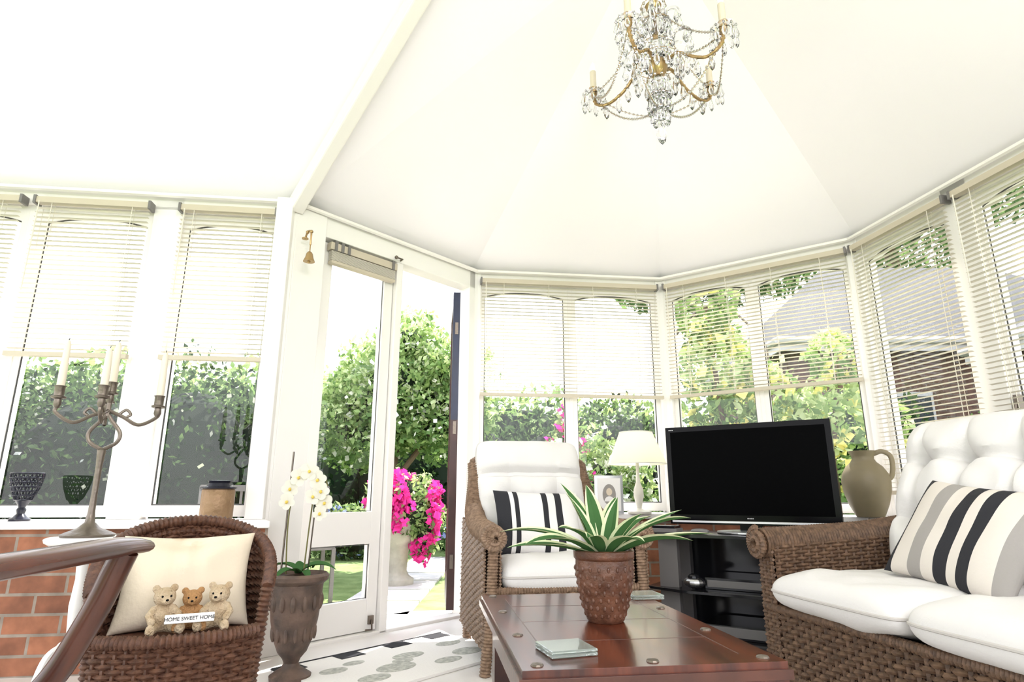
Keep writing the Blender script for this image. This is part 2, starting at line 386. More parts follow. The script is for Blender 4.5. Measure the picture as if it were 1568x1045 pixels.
# open door leaf, hinged at far side, swung outward
hinge=a+V((math.cos(angB),math.sin(angB),0))*S(.945)+V((-.03,.035,0))
ddir=V((-.125,.993,0)); e=empty('door_2',hinge,math.atan2(ddir.y,ddir.x))
mb=MB(); w=.52
for q in((0,.08,0,.05,.03,2.0),(w-.08,w,0,.05,.03,2.0),(.08,w-.08,0,.05,1.91,2.0),(.08,w-.08,0,.05,.46,.6),(.08,w-.08,0,.05,.03,.2)):
    mb.b2(*q,mi=0)
mb.b2(-.004,0,.0,.05,.03,1.15,1); mb.b2(-.004,0,0,.05,1.15,2.0,2)
for z in(.3,1.1,1.75): mb.b2(-.008,-.003,.015,.035,z-.04,z+.04,3)
mk('leaf',mb,[M_door,M_door,M_doorblue,M_iron],parent=e,smooth=False)
mb=MB(); mb.add([(.08,.025,.6),(w-.08,.025,.6),(w-.08,.025,1.91),(.08,.025,1.91)],[(0,1,2,3)]); mb.add([(.08,.025,.2),(w-.08,.025,.2),(w-.08,.025,.46),(.08,.025,.46)],[(0,1,2,3)])
mk('glass',mb,[M_glass],parent=e,smooth=False)
mb=MB(); mb.b2(S(.955),LB,-.16,-.06,0,.55); mk('wall_door',mb,[M_brick],loc=a,rz=angB,smooth=False)

# ---- ceiling
K=V((.62,2.15,3.15)); Rr=V((.06,1.69,3.18)); 
up=lambda p:V((p.x,p.y,EZ))
R2=Rr+dA*4.6; K2=K+dE*4.6
Q=offs(-.06); q=[V((p.x,p.y,EZ-.01)) for p in Q]
mb=MB(); vs=[q[0],q[1],q[2],q[3],q[4],q[5],K,Rr,R2,K2,V((-4.6,-2.3,3.18))]
mb.add(vs,[(0,1,7,8),(1,2,6),(2,3,6),(3,4,6),(4,5,9,6),(1,6,7),(8,7,10),(7,6,9),(7,9,10)])
mk('ceiling',mb,[M_ceil],smooth=False)
mb=MB(); A0=up(P1)+V((.02,-.03,-.03)); B0=Rr+V((0,0,-.05)); d=(B0-A0); Lb=d.length; d.normalize()
sx=d.cross(V((0,0,1))).normalized(); sz=sx.cross(d)
T=Matrix((sx,d,sz)).transposed()
mb.box((A0+B0)/2,(.07,Lb,.085),0,T); mk('trim_beam',mb,[M_beam],smooth=False,bevel=.008)
mb=MB(); O7=offs(.062); mb.tube([V((p.x,p.y,EZ-.012)) for p in O7],.013,0,6); mk('trim_eaves',mb,[M_beam])
mb=MB(); prism(mb,[V((-5.1,-2.4,0)),V((3.2,-2.4,0))]+[O for O in reversed(Oout)],-.1,0); mk('floor',mb,[M_floor],smooth=False)

# ---------------------------------------------------------------- furniture
ang7=math.radians(7.6)
mb=MB(); W,D=.47,.80
mb.b2(0,W,0,D,.365,.40); mb.b2(.03,W-.03,.03,D-.03,.28,.365,1)
mb.b2(-.006,W+.006,-.006,D+.006,.372,.388,1)
for x in(.03,W-.09):
    for y in(.03,D-.09): mb.b2(x,x+.06,y,y+.06,0,.28,1)
mb.b2(.06,W-.06,.06,D-.06,.09,.115,1)
for (x,y) in((.03,.03),(W-.03,.03),(.03,D-.03),(W-.03,D-.03),(.03,D*.33),(.03,D*.66),(W-.03,D*.33),(W-.03,D*.66),(W*.5,.03)):
    mb.lathe([(.012,.4),(.010,.403),(.0,.405)],(x,y,0),2,10)
for y in (D*.25,D*.5,D*.75): mb.b2(.06,W-.06,y-.0015,y+.0015,.3995,.4004,1)
for x in(.06,W-.06): mb.b2(x-.0015,x+.0015,.06,D-.06,.3995,.4004,1)
mk('coffee_table',mb,[M_wood,M_woodD,M_iron],loc=(.017,1.107,0),rz=ang7,smooth=False,bevel=.004)
for p,r in(((.10,1.235,.4005),.3),((.375,1.86,.4005),.15)):
    mb=MB(); mb.b2(-.045,.045,-.045,.045,0,.006); mb.b2(-.045,.045,-.045,.045,.0065,.012)
    mk('glass_coaster',mb,[M_coast],loc=p,rz=r,smooth=False,bevel=.002)
mb=MB(); pot=[(.040,0),(.043,.004),(.052,.03),(.062,.07),(.068,.11),(.067,.135),(.071,.14),(.072,.155),(.066,.157),(.064,.145)]
pr=[]
for i in range(len(pot)-1):
    for k in range(3): pr.append((pot[i][0]+(pot[i+1][0]-pot[i][0])*k/3,pot[i][1]+(pot[i+1][1]-pot[i][1])*k/3))
mb.lathe(pr+[(.06,.14)],(0,0,0),0,32,rib=.0)
for j in range(7):
    for k in range(20):
        a=2*pi*(k+.5*(j%2))/20; z=.018+.0165*j; r=.0405+.38*z if z<.03 else .0525+.24*(z-.03) if z<.07 else .062+.15*(z-.07)
        mb.sph((math.cos(a)*(r-.0015),math.sin(a)*(r-.0015),z),(.0040,.0040,.006),0,6,4)
mb.lathe([(.062,.135),(0.0,.142)],(0,0,0),1,16)
def blade(mb,base,az,L,w,el,droop,mc=(2,3),n=14,fold=.22,tws=.4):
    p=V(base); side=V((-math.sin(az),math.cos(az),0)); tw=U(-tws,tws); rows=[]
    e=el
    for i in range(n+1):
        t=i/n; d=V((math.cos(az)*math.cos(e),math.sin(az)*math.cos(e),math.sin(e))); upv=side.cross(d)*-1
        ww=w*(.45+1.6*t-2.05*t*t)*1.05 if t<1 else 0
        ww=max(ww,0.0005)
        s2=(side*math.cos(tw*t)+upv*math.sin(tw*t))
        for q in(-1,-.66,0,.66,1): rows.append(p+s2*q*ww/2+upv*abs(q)*ww*fold)
        p=p+d*L/n; e-=droop/n
    fs=[];ms=[]
    for i in range(n):
        for k in range(4):
            a=i*5+k; fs.append((a,a+1,a+6,a+5)); ms.append(mc[1] if k in(0,3) else mc[0])
    mb.add(rows,fs,ms)
for az,L,w,el,dr in((2.75,.26,.06,.55,.75),(3.4,.22,.055,.35,.5),(2.2,.22,.06,1.15,.5),(1.75,.2,.055,1.2,.4),(1.2,.2,.06,1.0,.5),(.7,.2,.06,.8,.7),(.25,.24,.055,.75,.8),(-.1,.25,.05,.45,.5),(-.5,.2,.06,.55,.7),(-1.2,.17,.06,.7,.9),(-1.9,.17,.06,.75,.9),(-2.6,.21,.06,.6,.9),(.9,.15,.055,1.3,.3),(2.5,.17,.055,1.25,.4),(3.9,.16,.06,.9,.9),(-.8,.14,.055,1.1,.6),(.45,.25,.045,.6,.35)):
    blade(mb,(math.cos(az)*.02,math.sin(az)*.02,.14),az,L,w,el,dr)
mk('potted_variegated_plant',mb,[M_terra,M_soil,M_lg,M_lc],loc=(.217,1.52,.4005))

def Tm(loc,rx=0,ry=0,rz=0): return Matrix.Translation(V(loc))@Matrix.Rotation(rz,4,'Z')@Matrix.Rotation(ry,4,'Y')@Matrix.Rotation(rx,4,'X')
def scroll(mb,c,r,mi,sgn=1,tk=.012):
    pts=[]
    for i in range(60):
        a=2*pi*2.6*i/59; q=r*(1-.88*i/59); pts.append((c[0]+sgn*q*math.sin(a),c[1]-.012*i/59,c[2]+q*math.cos(a)))
    P=resample(pts,.005); mb.tube(P,[tk*(1.15 if i%2 else .9) for i in range(len(P))],mi,6)
def bilinear(a,b,c,d):
    a,b,c,d=map(V,(a,b,c,d)); return lambda u,v:(a.lerp(b,u)).lerp(d.lerp(c,u),v)
# ---- armchair
mb=MB()
W=.75
for sx,sg in((.055,1),(W-.055,-1)):
    path=smooth_path([(sx,-.02,.515),(sx,.12,.525),(sx,.35,.545),(sx+sg*.01,.52,.60),(sx+sg*.03,.60,.70),(sx+sg*.05,.66,.84)],8)
    mb.wrapped(path,.048,0,.012,12,.003)
    scroll(mb,(sx,-.035,.515),.05,0,sgn=-sg)
    xo=sx-sg*.035
    mb.weave(bilinear((xo,0,.09),(xo,.62,.09),(xo,.60,.58),(xo,.0,.5)),32,16,.0065,.006,0,1)
    xi=sx+sg*.03
    mb.weave(bilinear((xi,.0,.28),(xi,.6,.28),(xi,.58,.56),(xi,.0,.5)),18,16,.0065,.006,0,1)
    mb.wrapped([(sx-sg*.03,.0,.0),(sx-sg*.01,-.01,.25),(sx-sg*.0,-.01,.50)],.022,0,.012,8)
    mb.wrapped([(sx,.64,.0),(sx,.62,.3),(sx+sg*.03,.66,.8)],.022,0,.012,8)
mb.weave(bilinear((.06,-.005,.12),(W-.06,-.005,.12),(W-.06,-.005,.30),(.06,-.005,.30)),13,20,.0065,.006,0,1)
mb.wrapped([(.06,-.005,.12),(W-.06,-.005,.12)],.014,0,.012,8)
mb.wrapped([(.06,-.005,.31),(W-.06,-.005,.31)],.014,0,.012,8)
def backS(u,v):
    x=.07+(W-.14)*u; c=(2*u-1)**2; z=.30+v*(.60-.05*c*c); return V((x,.54+.20*v-.07*c,z))
mb.weave(backS,46,20,.0065,.006,0,1)
mb.wrapped([backS(i/20,1) for i in range(21)],.02,0,.012,8)
for uu in(0,1): mb.wrapped([backS(uu,i/10) for i in range(11)],.022,0,.012,8)
mb.b2(.08,W-.08,.02,.6,.26,.29,1)
mb.cushion(Tm((W/2,.27,.36)),.57,.60,.15,2,pw=8,seam=3)
mb.cushion(Tm((W/2-.01,.56,.67),rx=pi/2-.33),.56,.62,.19,2,tufts=((-.12,-.03),(.12,-.03),(0,-.16)),pw=5,seam=3,amp=.05,sig=.05,n=56,crease=.11)
mk('wicker_armchair',mb,[M_wick2,M_wickB,M_cush,M_pipe],loc=(-.13,2.60,0),rz=math.radians(13))
def strip(seq):
    def f(X,Y):
        t=(X+1)/2; acc=0
        for w,m in seq:
            acc+=w
            if t<=acc: return m
        return seq[-1][1]
    return f
mb=MB(); mb.cushion(Matrix.Identity(4),.42,.32,.11,strip([(.16,1),(.05,0),(.04,1),(.28,0),(.07,1),(.07,0),(.10,1),(.23,0)]),pw=3,n=50,pin=.07)
o=mk('striped_pillow',mb,[M_cush,M_black]); 
base=Matrix.Translation((-.13,2.60,0))@Matrix.Rotation(math.radians(13),4,'Z')
o.matrix_world=base@Tm((.33,.30,.560),rx=pi/2-.50)@Matrix.Rotation(-.04,4,'Z')

# ---- sofa
mb=MB(); LS=1.42
def arm(x0,sg):
    xc=x0+sg*.055
    mb.wrapped(smooth_path([(xc,-.02,.51),(xc,.2,.52),(xc,.45,.535),(xc,.72,.57)],8),.052,0,.012,12,.003)
    scroll(mb,(xc,-.035,.51),.055,0,sgn=-sg)
    xi=xc+sg*.048; xo=xc-sg*.04
    mb.weave(bilinear((xi,.0,.30),(xi,.70,.30),(xi,.70,.55),(xi,.0,.5)),18,22,.0065,.006,0,1)
    mb.weave(bilinear((xo,.0,.07),(xo,.72,.07),(xo,.72,.56),(xo,.0,.5)),36,22,.0065,.006,0,1)
    mb.weave(bilinear((min(xi,xo),-.008,.07),(max(xi,xo),-.008,.07),(max(xi,xo),-.008,.50),(min(xi,xo),-.008,.50)),32,4,.0065,.006,0,1)
arm(0,1); arm(LS,-1)
mb.weave(bilinear((.10,.0,.07),(LS-.1,.0,.07),(LS-.1,.0,.285),(.10,.0,.285)),12,38,.0085,.012,0,1)
for z in(.07,.285): mb.wrapped([(.02,-.004,z),(LS-.02,-.004,z)],.014,0,.012,8)
mb.weave(bilinear((.02,.70,.1),(LS-.02,.70,.1),(LS-.02,.84,.80),(.02,.84,.80)),45,40,.0065,.006,0,1)
mb.wrapped([(.02,.72,.3),(.04,.84,.82),(LS-.04,.84,.82),(LS-.02,.72,.3)],.022,0,.012,8)
mb.b2(.05,LS-.05,.03,.72,.24,.28,1)
for x in(.05,LS-.05):
    for y in(.03,.68): mb.wrapped([(x,y,0),(x,y,.3)],.025,0,.012,8)
sw=(LS-.22)/2
for k in range(2):
    xc=.11+sw*(k+.5)
    mb.cushion(Tm((xc,.27,.355)),sw-.004,.66,.14,2,pw=8,seam=3)
    tf=[(dx,dy) for dx in(-.19,0,.19) for dy in(-.10,.12)]
    TT=Tm((xc,.605,.68),rx=pi/2-.38)
    mb.cushion(TT,sw-.004,.60,.21,2,tufts=tf,pw=6,seam=3,amp=.062,sig=.05,n=64)
    for (dx,dy) in tf: mb.sph(TT@V((dx,dy,.010)),.011,3,10,6)
angE=math.atan2(-.981,.194)
mk('wicker_sofa',mb,[M_wick3,M_wickB,M_cush,M_pipe],loc=(.95,2.47,0),rz=angE)
mb=MB(); mb.cushion(Matrix.Identity(4),.46,.36,.12,strip([(.08,1),(.17,3),(.13,2),(.09,3),(.11,1),(.08,3),(.10,1),(.14,3),(.10,2)]),pw=3,n=60,pin=.07)
o=mk('striped_pillow',mb,[M_cush,M_black,M_grey,M_beige])
base=Matrix.Translation((.95,2.47,0))@Matrix.Rotation(angE,4,'Z')
o.matrix_world=base@Tm((.60,.325,.560),rx=pi/2-.60)@Matrix.Rotation(-.14,4,'Z')

# ---- tub chair
mb=MB(); r=.205
def top(th): return .605-.17*(abs(th)/1.9)**2
def shell(u,v):
    th=-1.9+3.8*u; rr=r*(.86+.16*v); z=.05+(top(th)-.05)*v
    yy=math.cos(th)*rr
    if abs(th)>pi/2: yy*=1.6
    return V((math.sin(th)*rr*1.04,yy,z))
mb.weave(shell,44,34,.0065,.006,0,1)
mb.wrapped([shell(i/60,1) for i in range(61)],.017,0,.012,8)
mb.wrapped([shell(i/60,1)+V((0,0,-.03)) for i in range(61)],.011,0,.012,8)
fr0=shell(0,.5);fr1=shell(1,.5)
def front(u,v):
    x=fr0.x+(fr1.x-fr0.x)*u; return V((x,-.12-.07*(1-(2*u-1)**2),.05+.28*v))
mb.weave(front,24,16,.0065,.006,0,1)
mb.wrapped([front(i/20,1) for i in range(21)],.016,0,.012,8)
mb.wrapped([front(i/20,0) for i in range(21)],.014,0,.012,8)
for uu in(0,1): mb.wrapped([shell(uu,i/10) for i in range(11)],.016,0,.012,8)
mb.grid(lambda u,v:V(((2*u-1)*.19,(-.14+v*.33),.325)),8,8,0)
for x in(-.15,.15):
    for y in(-.12,.13): mb.wrapped([(x,y,0),(x*.95,y,.1)],.016,0,.012,8)
mk('wicker_tub_chair',mb,[M_wick1,M_wickB],loc=(-.915,1.82,0),rz=math.radians(25.5))
base=Matrix.Translation((-.915,1.82,0))@Matrix.Rotation(math.radians(25.5),4,'Z')
mb=MB(); mb.cushion(Matrix.Identity(4),.345,.265,.11,0,pw=3,n=40,pin=.09,tufts=((0.02,.10),(-.03,.12)),amp=.03,sig=.04,wr=4)
o=mk('cream_pillow',mb,[M_cream]); o.matrix_world=base@Tm((0,.035,.447),rx=pi/2-.38)
def bear(name,loc,rz,mt,parent,s=1):
    mb=MB()
    mb.sph((0,0,.038),(.027,.024,.036),0,16,12); mb.sph((0,-.004,.088),(.027,.024,.024),0,16,12)
    mb.sph((0,-.025,.081),(.013,.012,.010),0,12,8)
    for q in(-1,1):
        mb.sph((q*.021,0,.109),(.010,.006,.010),0,10,8)
        mb.tube([(q*.02,-.004,.062),(q*.034,-.016,.045),(q*.03,-.032,.034)],[.010,.010,.009],0,10); mb.sph((q*.03,-.033,.034),.010,0,10,8)
        mb.tube([(q*.014,0,.014),(q*.028,-.03,.013),(q*.033,-.048,.014)],[.013,.012,.011],0,10); mb.sph((q*.034,-.052,.017),(.012,.009,.015),0,10,8)
    o=mk(name,mb,[mt],loc=loc,rz=rz,parent=parent); o.scale=(s,s,s)
    rm=o.modifiers.new('remesh','REMESH'); rm.mode='VOXEL'; rm.voxel_size=.0025; rm.use_smooth_shade=True
    mb=MB()
    for q in(-1,1): mb.sph((q*.010,-.0265,.092),.0028,0,8,6)
    mb.sph((0,-.037,.084),(.004,.003,.003),0,8,6)
    o2=mk(name+'_face',mb,[M_tv],loc=loc,rz=rz,parent=parent); o2.scale=(s,s,s)
e=empty('teddy_bears'); e.matrix_world=base@Tm((.022,-.10,.336))
bear('bear_1',(-.066,0,0),.25,M_bear,e,1.0); bear('bear_2',(0,.014,0),0,M_bearD,e,.9); bear('bear_3',(.066,0,.0),-.3,M_bear,e,1.0)
mb=MB(); mb.box((0,-.053,.040),(.115,.006,.022),0); mk('sign',mb,[M_sill],parent=e,smooth=False,bevel=.002)
cu=bpy.data.curves.new('sign_text','FONT'); cu.body='HOME SWEET HOME'; cu.size=.0125; cu.align_x='CENTER'; cu.align_y='CENTER'; cu.extrude=.0004; cu.materials.append(M_black)
to=bpy.data.objects.new('sign_text',cu); bpy.context.scene.collection.objects.link(to); to.parent=e; to.location=(0,-.0567,.040); to.rotation_euler=(pi/2,0,0)

# ---- wooden X-frame armchair (foreground left)
mb=MB(); hx=.30
for sg in(1,-1):
    pts=smooth_path([(sg*hx,.30,.590),(sg*hx,.22,.594),(sg*(hx+.01),.0,.590),(sg*hx,-.25,.584),(sg*(hx-.02),-.36,.58)],10)
    rr=[.024+.012*min(1,i/12) for i in range(len(pts))]; rr[0]=.008; rr[1]=.017
    n=14; vs=[]
    for i,p in enumerate(pts):
        for k in range(n):
            a=2*pi*k/n; vs.append(p+V((math.cos(a)*rr[i]*1.0,0,math.sin(a)*rr[i]*.48)))
    fs=[(i*n+k,i*n+(k+1)%n,(i+1)*n+(k+1)%n,(i+1)*n+k) for i in range(len(pts)-1) for k in range(n)]
    fs+=[tuple(range(n)),tuple((len(pts)-1)*n+k for k in reversed(range(n)))]
    mb.add(vs,fs,0)
    for y in(.24,-.22):
        leg=smooth_path([(sg*hx,y,.585),(sg*.255,y,.47),(sg*.19,y,.36),(sg*.06,y-.004*sg,.26),(-sg*.10,y-.004*sg,.19),(-sg*.22,y,.10),(-sg*.28,y,0)],8)
        mb.tube(leg,.022,1,10)
mb.b2(-.20,.20,-.24,.22,.31,.335,0)
for y in(.24,-.22): mb.b2(-.14,.14,y-.02,y+.02,.285,.31,1)
mb.b2(-.28,.28,-.385,-.355,.52,.80,0)
for x in(-.27,.27): mb.b2(x-.02,x+.02,-.39,-.35,.31,.84,1)
mb.b2(-.27,.27,-.38,-.36,.31,.34,1)
mb.tube([(0,-.22,.225),(0,.24,.225)],.018,1,10)
mk('wooden_armchair',mb,[M_wood,M_woodD],loc=(-.985,.895,0),smooth=True)
# ---- small cream pedestal table carrying the candelabra
mb=MB(); mb.lathe([(.0,.525),(.10,.525),(.115,.535),(.118,.545),(.11,.55),(.0,.55)],(0,0,0),0,36)
mb.lathe([(.04,.525),(.02,.50),(.014,.42),(.020,.34),(.014,.26),(.022,.2),(.0,.19)],(0,0,0),0,20)
for k in range(3):
    a=2*pi*k/3+.4; c,s=math.cos(a),math.sin(a)
    mb.tube(smooth_path([(c*.01,s*.01,.23),(c*.08,s*.08,.20),(c*.12,s*.12,.10),(c*.17,s*.17,.012)],8),.012,0,8)
mk('cream_pedestal_table',mb,[M_sill],loc=(-1.40,2.10,0))
mb=MB(); mb.M=Matrix.Diagonal((1.52,1.52,1.52,1))
mb.lathe([(.0,0),(.050,.0),(.052,.005),(.042,.010),(.022,.018),(.010,.03),(.007,.05),(.006,.09),(.0065,.15),(.009,.185),(.005,.190)],(0,0,0),0,24)
lp=smooth_path([(0,0,.186),(.026,0,.203),(.03,0,.225),(.012,0,.25),(0,0,.265),(-.012,0,.25),(-.03,0,.225),(-.026,0,.203),(0,0,.186)],6)
mb.tube(lp,.0042,0,8)
mb.tube([(0,0,.262),(0,0,.315)],.005,0,8)
def cup(x,y,z,h):
    mb.lathe([(.004,-.02),(.008,-.012),(.007,0),(.014,.002),(.015,.006),(.010,.008),(.010,.026),(.012,.030),(.008,.030)],(x,y,z),0,14)
    mb.lathe([(.0082,.02),(.0082,.06),(.0064,.03+h*.9),(.0034,.03+h),(.0,.031+h)],(x,y,z),1,12)
    mb.tube([(x,y,z+.03+h),(x+.001,y,z+.036+h)],.0008,2,4)
for k,a in enumerate((.1,1.9,3.2,4.6)):
    c,s=math.cos(a),math.sin(a)
    R_=.098 if k%2==0 else .045
    mb.tube(smooth_path([(0,0,.275),(c*.03,s*.03,.262),(c*R_*.65,s*R_*.65,.245),(c*R_,s*R_,.265),(c*R_,s*R_,.28)],8),.004,0,8)
    mb.tube(smooth_path([(c*.02,s*.02,.265),(c*.035,s*.035,.278),(c*.045,s*.045,.268),(c*.038,s*.038,.262)],5),.003,0,6)
    cup(c*R_,s*R_,.285 if k==0 else .295,.105 if k!=3 else .085)
cup(0,0,.31,.095)
mk('candelabra',mb,[M_iron,M_wax,M_black],loc=(-1.40,2.10,.5505),rz=.35)
# ---- sill objects
mb=MB(); mb.lathe([(.038,0),(.04,.008),(.025,.016),(.014,.03),(.018,.045),(.012,.055),(.022,.075),(.03,.085)],(0,0,0),0,20)
for j in range(7):
    z=.085+.018*j; rr=.03+.028*math.sin(min(1,(j/6))*pi/2)
    mb.tube([(rr*math.cos(2*pi*k/24),rr*math.sin(2*pi*k/24),z) for k in range(24)],.003,0,6,closed=True)
for k in range(12):
    for sg in(1,-1):
        mb.tube([((.03+.028*math.sin(j/6*pi/2))*math.cos(2*pi*k/12+sg*j*.16),(.03+.028*math.sin(j/6*pi/2))*math.sin(2*pi*k/12+sg*j*.16),.085+.018*j) for j in range(7)],.0028,0,5)
mk('dark_candle_goblet',mb,[M_dgl],loc=(-2.04,2.62,SZ))
mb=MB(); mb.lathe([(.062,0),(.066,.006),(.066,.125),(.062,.13),(.06,.125)],(0,0,0),0,40,rib=.02,nr=20)
mb.lathe([(.050,.125),(.072,.132),(.074,.138),(.05,.142),(.045,.155),(.052,.165),(.03,.168),(0,.168)],(0,0,0),1,28)
mk('brass_jar_candle',mb,[M_jar,M_dgl],loc=(-1.28,2.73,SZ))
mb=MB(); mb.lathe([(.028,0),(.027,.004),(.02,.02),(.016,.04),(.010,.05),(0,.054)],(0,0,-.02),0,24)
mb.sph((0,0,-.022),.007,0); mb.tube([(0,0,.03),(0,0,.07)],.003,0,6)
mb.tube(smooth_path([(0,0,.07),(0,0,.13),(-.01,.012,.15),(-.03,.03,.15),(-.045,.045,.12)],6),.005,0,8); mb.sph((0,0,.14),.009,0); mb.sph((-.03,.03,.15),.009,0)
mb.lathe([(.016,0),(.016,.005),(0,.006)],(-.045,.045,.12),0)
mk('brass_wall_bell',mb,[M_brass],loc=(-1.0,2.80,1.82))
# ---- urn + orchid
mb=MB(); ur=[(.0,0),(.075,.0),(.078,.018),(.06,.03),(.035,.045),(.028,.06),(.034,.075),(.055,.10),(.075,.15),(.088,.21),(.095,.27),(.098,.32),(.10,.345),(.118,.36),(.12,.375),(.11,.385),(.10,.37),(.0,.36)]
mb.lathe(ur,(0,0,0),0,36)
for k in range(14):
    a=2*pi*k/14; mb.sph((.094*math.cos(a),.094*math.sin(a),.28),(.012,.012,.03),0,8,6); mb.sph((.078*math.cos(a+.2),.078*math.sin(a+.2),.17),(.009,.009,.03),0,8,6)
mb.lathe([(.098,.365),(.0,.385)],(0,0,0),1,16)
mk('garden_urn',mb,[M_urn,M_soil],loc=(-.85,2.57,0))
mb=MB()
for az,L,el in((.4,.16,.7),(2.9,.14,.8),(4.2,.12,.6),(1.6,.12,.8),(5.4,.12,.5)): blade(mb,(0,0,.0),az,L,.06,el,1.4,(0,0))
def flower(c,s,rot):
    for k in range(5):
        a=rot+2*pi*k/5
        d=V((math.sin(a),-.15,math.cos(a))); n=8; vs=[V(c)]; sd=V((math.cos(a),0,-math.sin(a)))
        for i in range(n+1):
            t=i/n*pi; vs.append(V(c)+d*s*(.55-.45*math.cos(t))+sd*s*.42*math.sin(t)*(1 if k%2 else 1.2)+V((0,-.1*s*math.sin(t),0)))
        for i in range(n+1):
            t=i/n*pi; vs.append(V(c)+d*s*(.55-.45*math.cos(t))-sd*s*.42*math.sin(t)+V((0,-.1*s*math.sin(t),0)))
        mb.add(vs,[tuple(range(1,n+2))+tuple(range(2*n+2,n+2,-1))],1)
    mb.sph(V(c)+V((0,-.008,-.003)),(.006,.01,.007),2,8,6)
mb.tube([(-.07,0,0),(-.06,0,.48)],.004,4,6); mb.tube([(.03,.02,0),(.05,.01,.40)],.003,4,6)
st=smooth_path([(-.05,0,0),(-.055,-.01,.2),(-.04,-.01,.33),(.0,-.02,.41),(.05,-.03,.40),(.08,-.04,.33)],6); mb.tube(st,.003,3,6)
st=smooth_path([(.02,0,0),(.03,0,.2),(.045,-.01,.32),(.08,-.02,.38),(.10,-.03,.34)],6); mb.tube(st,.003,3,6)
for p,s in(((-.05,-.03,.33),.036),((-.015,-.04,.375),.038),((.03,-.05,.40),.04),((.065,-.05,.365),.038),((.085,-.06,.32),.036),((.10,-.05,.275),.036),((.055,-.06,.30),.034),((-.055,-.04,.28),.034),((.09,-.07,.235),.03)): flower(p,s,U(0,1))
mk('white_orchid',mb,[M_lg,M_petal,M_yel,M_stem,M_iron],loc=(-.85,2.57,.38))
# ---- lamp + frame
mb=MB(); mb.lathe([(.0,0),(.07,.0),(.072,.012),(.03,.02),(.014,.03),(.02,.06),(.03,.1),(.028,.14),(.014,.18),(.01,.22),(.01,.30)],(0,0,0),0,24)
mb.sph((0,0,.34),.028,2)
mb.grid(lambda u,v:V(((.175-.075*v)*math.cos(2*pi*u),(.175-.075*v)*math.sin(2*pi*u),.29+.19*v)),48,6,1)
for rr,z in((.175,.29),(.10,.48)): mb.tube([(rr*math.cos(2*pi*k/48),rr*math.sin(2*pi*k/48),z) for k in range(48)],.003,0,6,closed=True)
mb.tube([(-.10,0,.475),(.10,0,.475)],.002,0,4); mb.tube([(0,0,.3),(0,0,.475)],.002,0,4)
mk('table_lamp',mb,[M_lampb,M_shade,M_lampbulb],loc=(.76,3.76,SZ))
mb=MB(); mb.box((0,0,.11),(.17,.014,.22),0); mb.box((0,-.008,.11),(.138,.004,.188),1)
mb.add([(.04*math.cos(2*pi*k/24),-.0105,.11+.06*math.sin(2*pi*k/24)) for k in range(24)],[tuple(range(24))],2)
mb.add([(.018*math.cos(2*pi*k/16),-.011,.125+.022*math.sin(2*pi*k/16)) for k in range(16)],[tuple(range(16))],3)
mb.add([(.03*math.cos(pi*k/12),-.0111,.07+.03*math.sin(pi*k/12)) for k in range(13)],[tuple(range(13))],1)
mb.tube([(0,.007,.18),(0,.07,.0)],.004,0,6)
mk('photo_frame',mb,[M_silver,M_sill,M_grey,M_cream],loc=(.575,3.72,SZ),rz=.1,smooth=False)
# ---- TV
angT=math.atan2(-.41,.636)
mb=MB(); w=.765
mb.box((0,0,.237),(w,.045,.475),0); mb.box((0,-.0235,.247),(w-.05,.003,.405),1); mb.box((0,.035,.24),(w*.7,.05,.3),0)
mb.box((0,0,-.012),(.1,.05,.04),0); mb.lathe([(.0,-.035),(.16,-.035),(.16,-.028),(.0,-.022)],(0,0,0),2,32)
mb.box((0,-.024,.012),(w-.02,.004,.010),2)
for k in range(6): mb.box((-.012+.005*k,-.0242,.030),(.003,.002,.005),3)
for k in range(4): mb.box((-w/2+.02+.006*k,-.0242,.46),(.004,.002,.004),3)
mk('flat_screen_television',mb,[M_tv,M_tvs,M_silver,M_silver],loc=(1.127,2.975,.548),rz=angT,bevel=.004,smooth=False)
mb=MB(); w=.92; d=.44
def shelf(z,t,mi,dd=d):
    prism(mb,[V((-w/2,.16,0)),V((w/2,.16,0)),V((w/2,-dd*.4,0)),V((w*.3,-dd*.55,0)),V((-w*.3,-dd*.55,0)),V((-w/2,-dd*.4,0))],z-t,z,mi)
shelf(.511,.014,0); shelf(.27,.012,0); shelf(.07,.03,0)
mb.b2(-w/2+.01,w/2-.01,.15,.16,.04,.50,0)
for x in(-.36,.36): mb.b2(x-.045,x+.045,-.16,-.12,0,.497,1); mb.b2(x-.03,x+.03,.08,.13,0,.497,1)
mb.b2(-.20,.2,-.14,.12,.271,.32,0); mb.b2(-.19,.19,-.142,-.14,.28,.31,1)
mb.b2(-.22,.16,-.15,.12,.071,.125,0); mb.b2(-.2,.1,-.152,-.15,.08,.12,1)
mb.sph((-.24,-.17,.298),(.05,.035,.025),2,14,10); mb.sph((-.24,-.17,.318),(.03,.025,.02),0,12,8)
mb.box((-.38,-.1,.521),(.13,.10,.018),1); mb.box((-.38,-.1,.536),(.11,.09,.012),0)
mb.sph((-.2,-.16,.523),(.045,.02,.012),1,12,8)
mk('tv_stand',mb,[M_shelf,M_greym,M_silver],loc=(1.127,2.975,0),rz=angT,smooth=False,bevel=.003)
mb=MB(); mb.lathe([(.0,0),(.062,.0),(.068,.01),(.09,.06),(.107,.12),(.112,.17),(.105,.21),(.085,.245),(.06,.268),(.05,.285),(.052,.30),(.062,.318),(.066,.325),(.058,.325),(.045,.30),(.0,.28)],(0,0,0),0,36)
mb.tube(smooth_path([(.05,0,.31),(.09,0,.322),(.125,0,.30),(.13,0,.25),(.12,0,.2),(.10,0,.18)],8),[.012]*41,0,10,flat=.6)
mk('stoneware_jug',mb,[M_jug],loc=(1.80,3.17,SZ),rz=-.3)
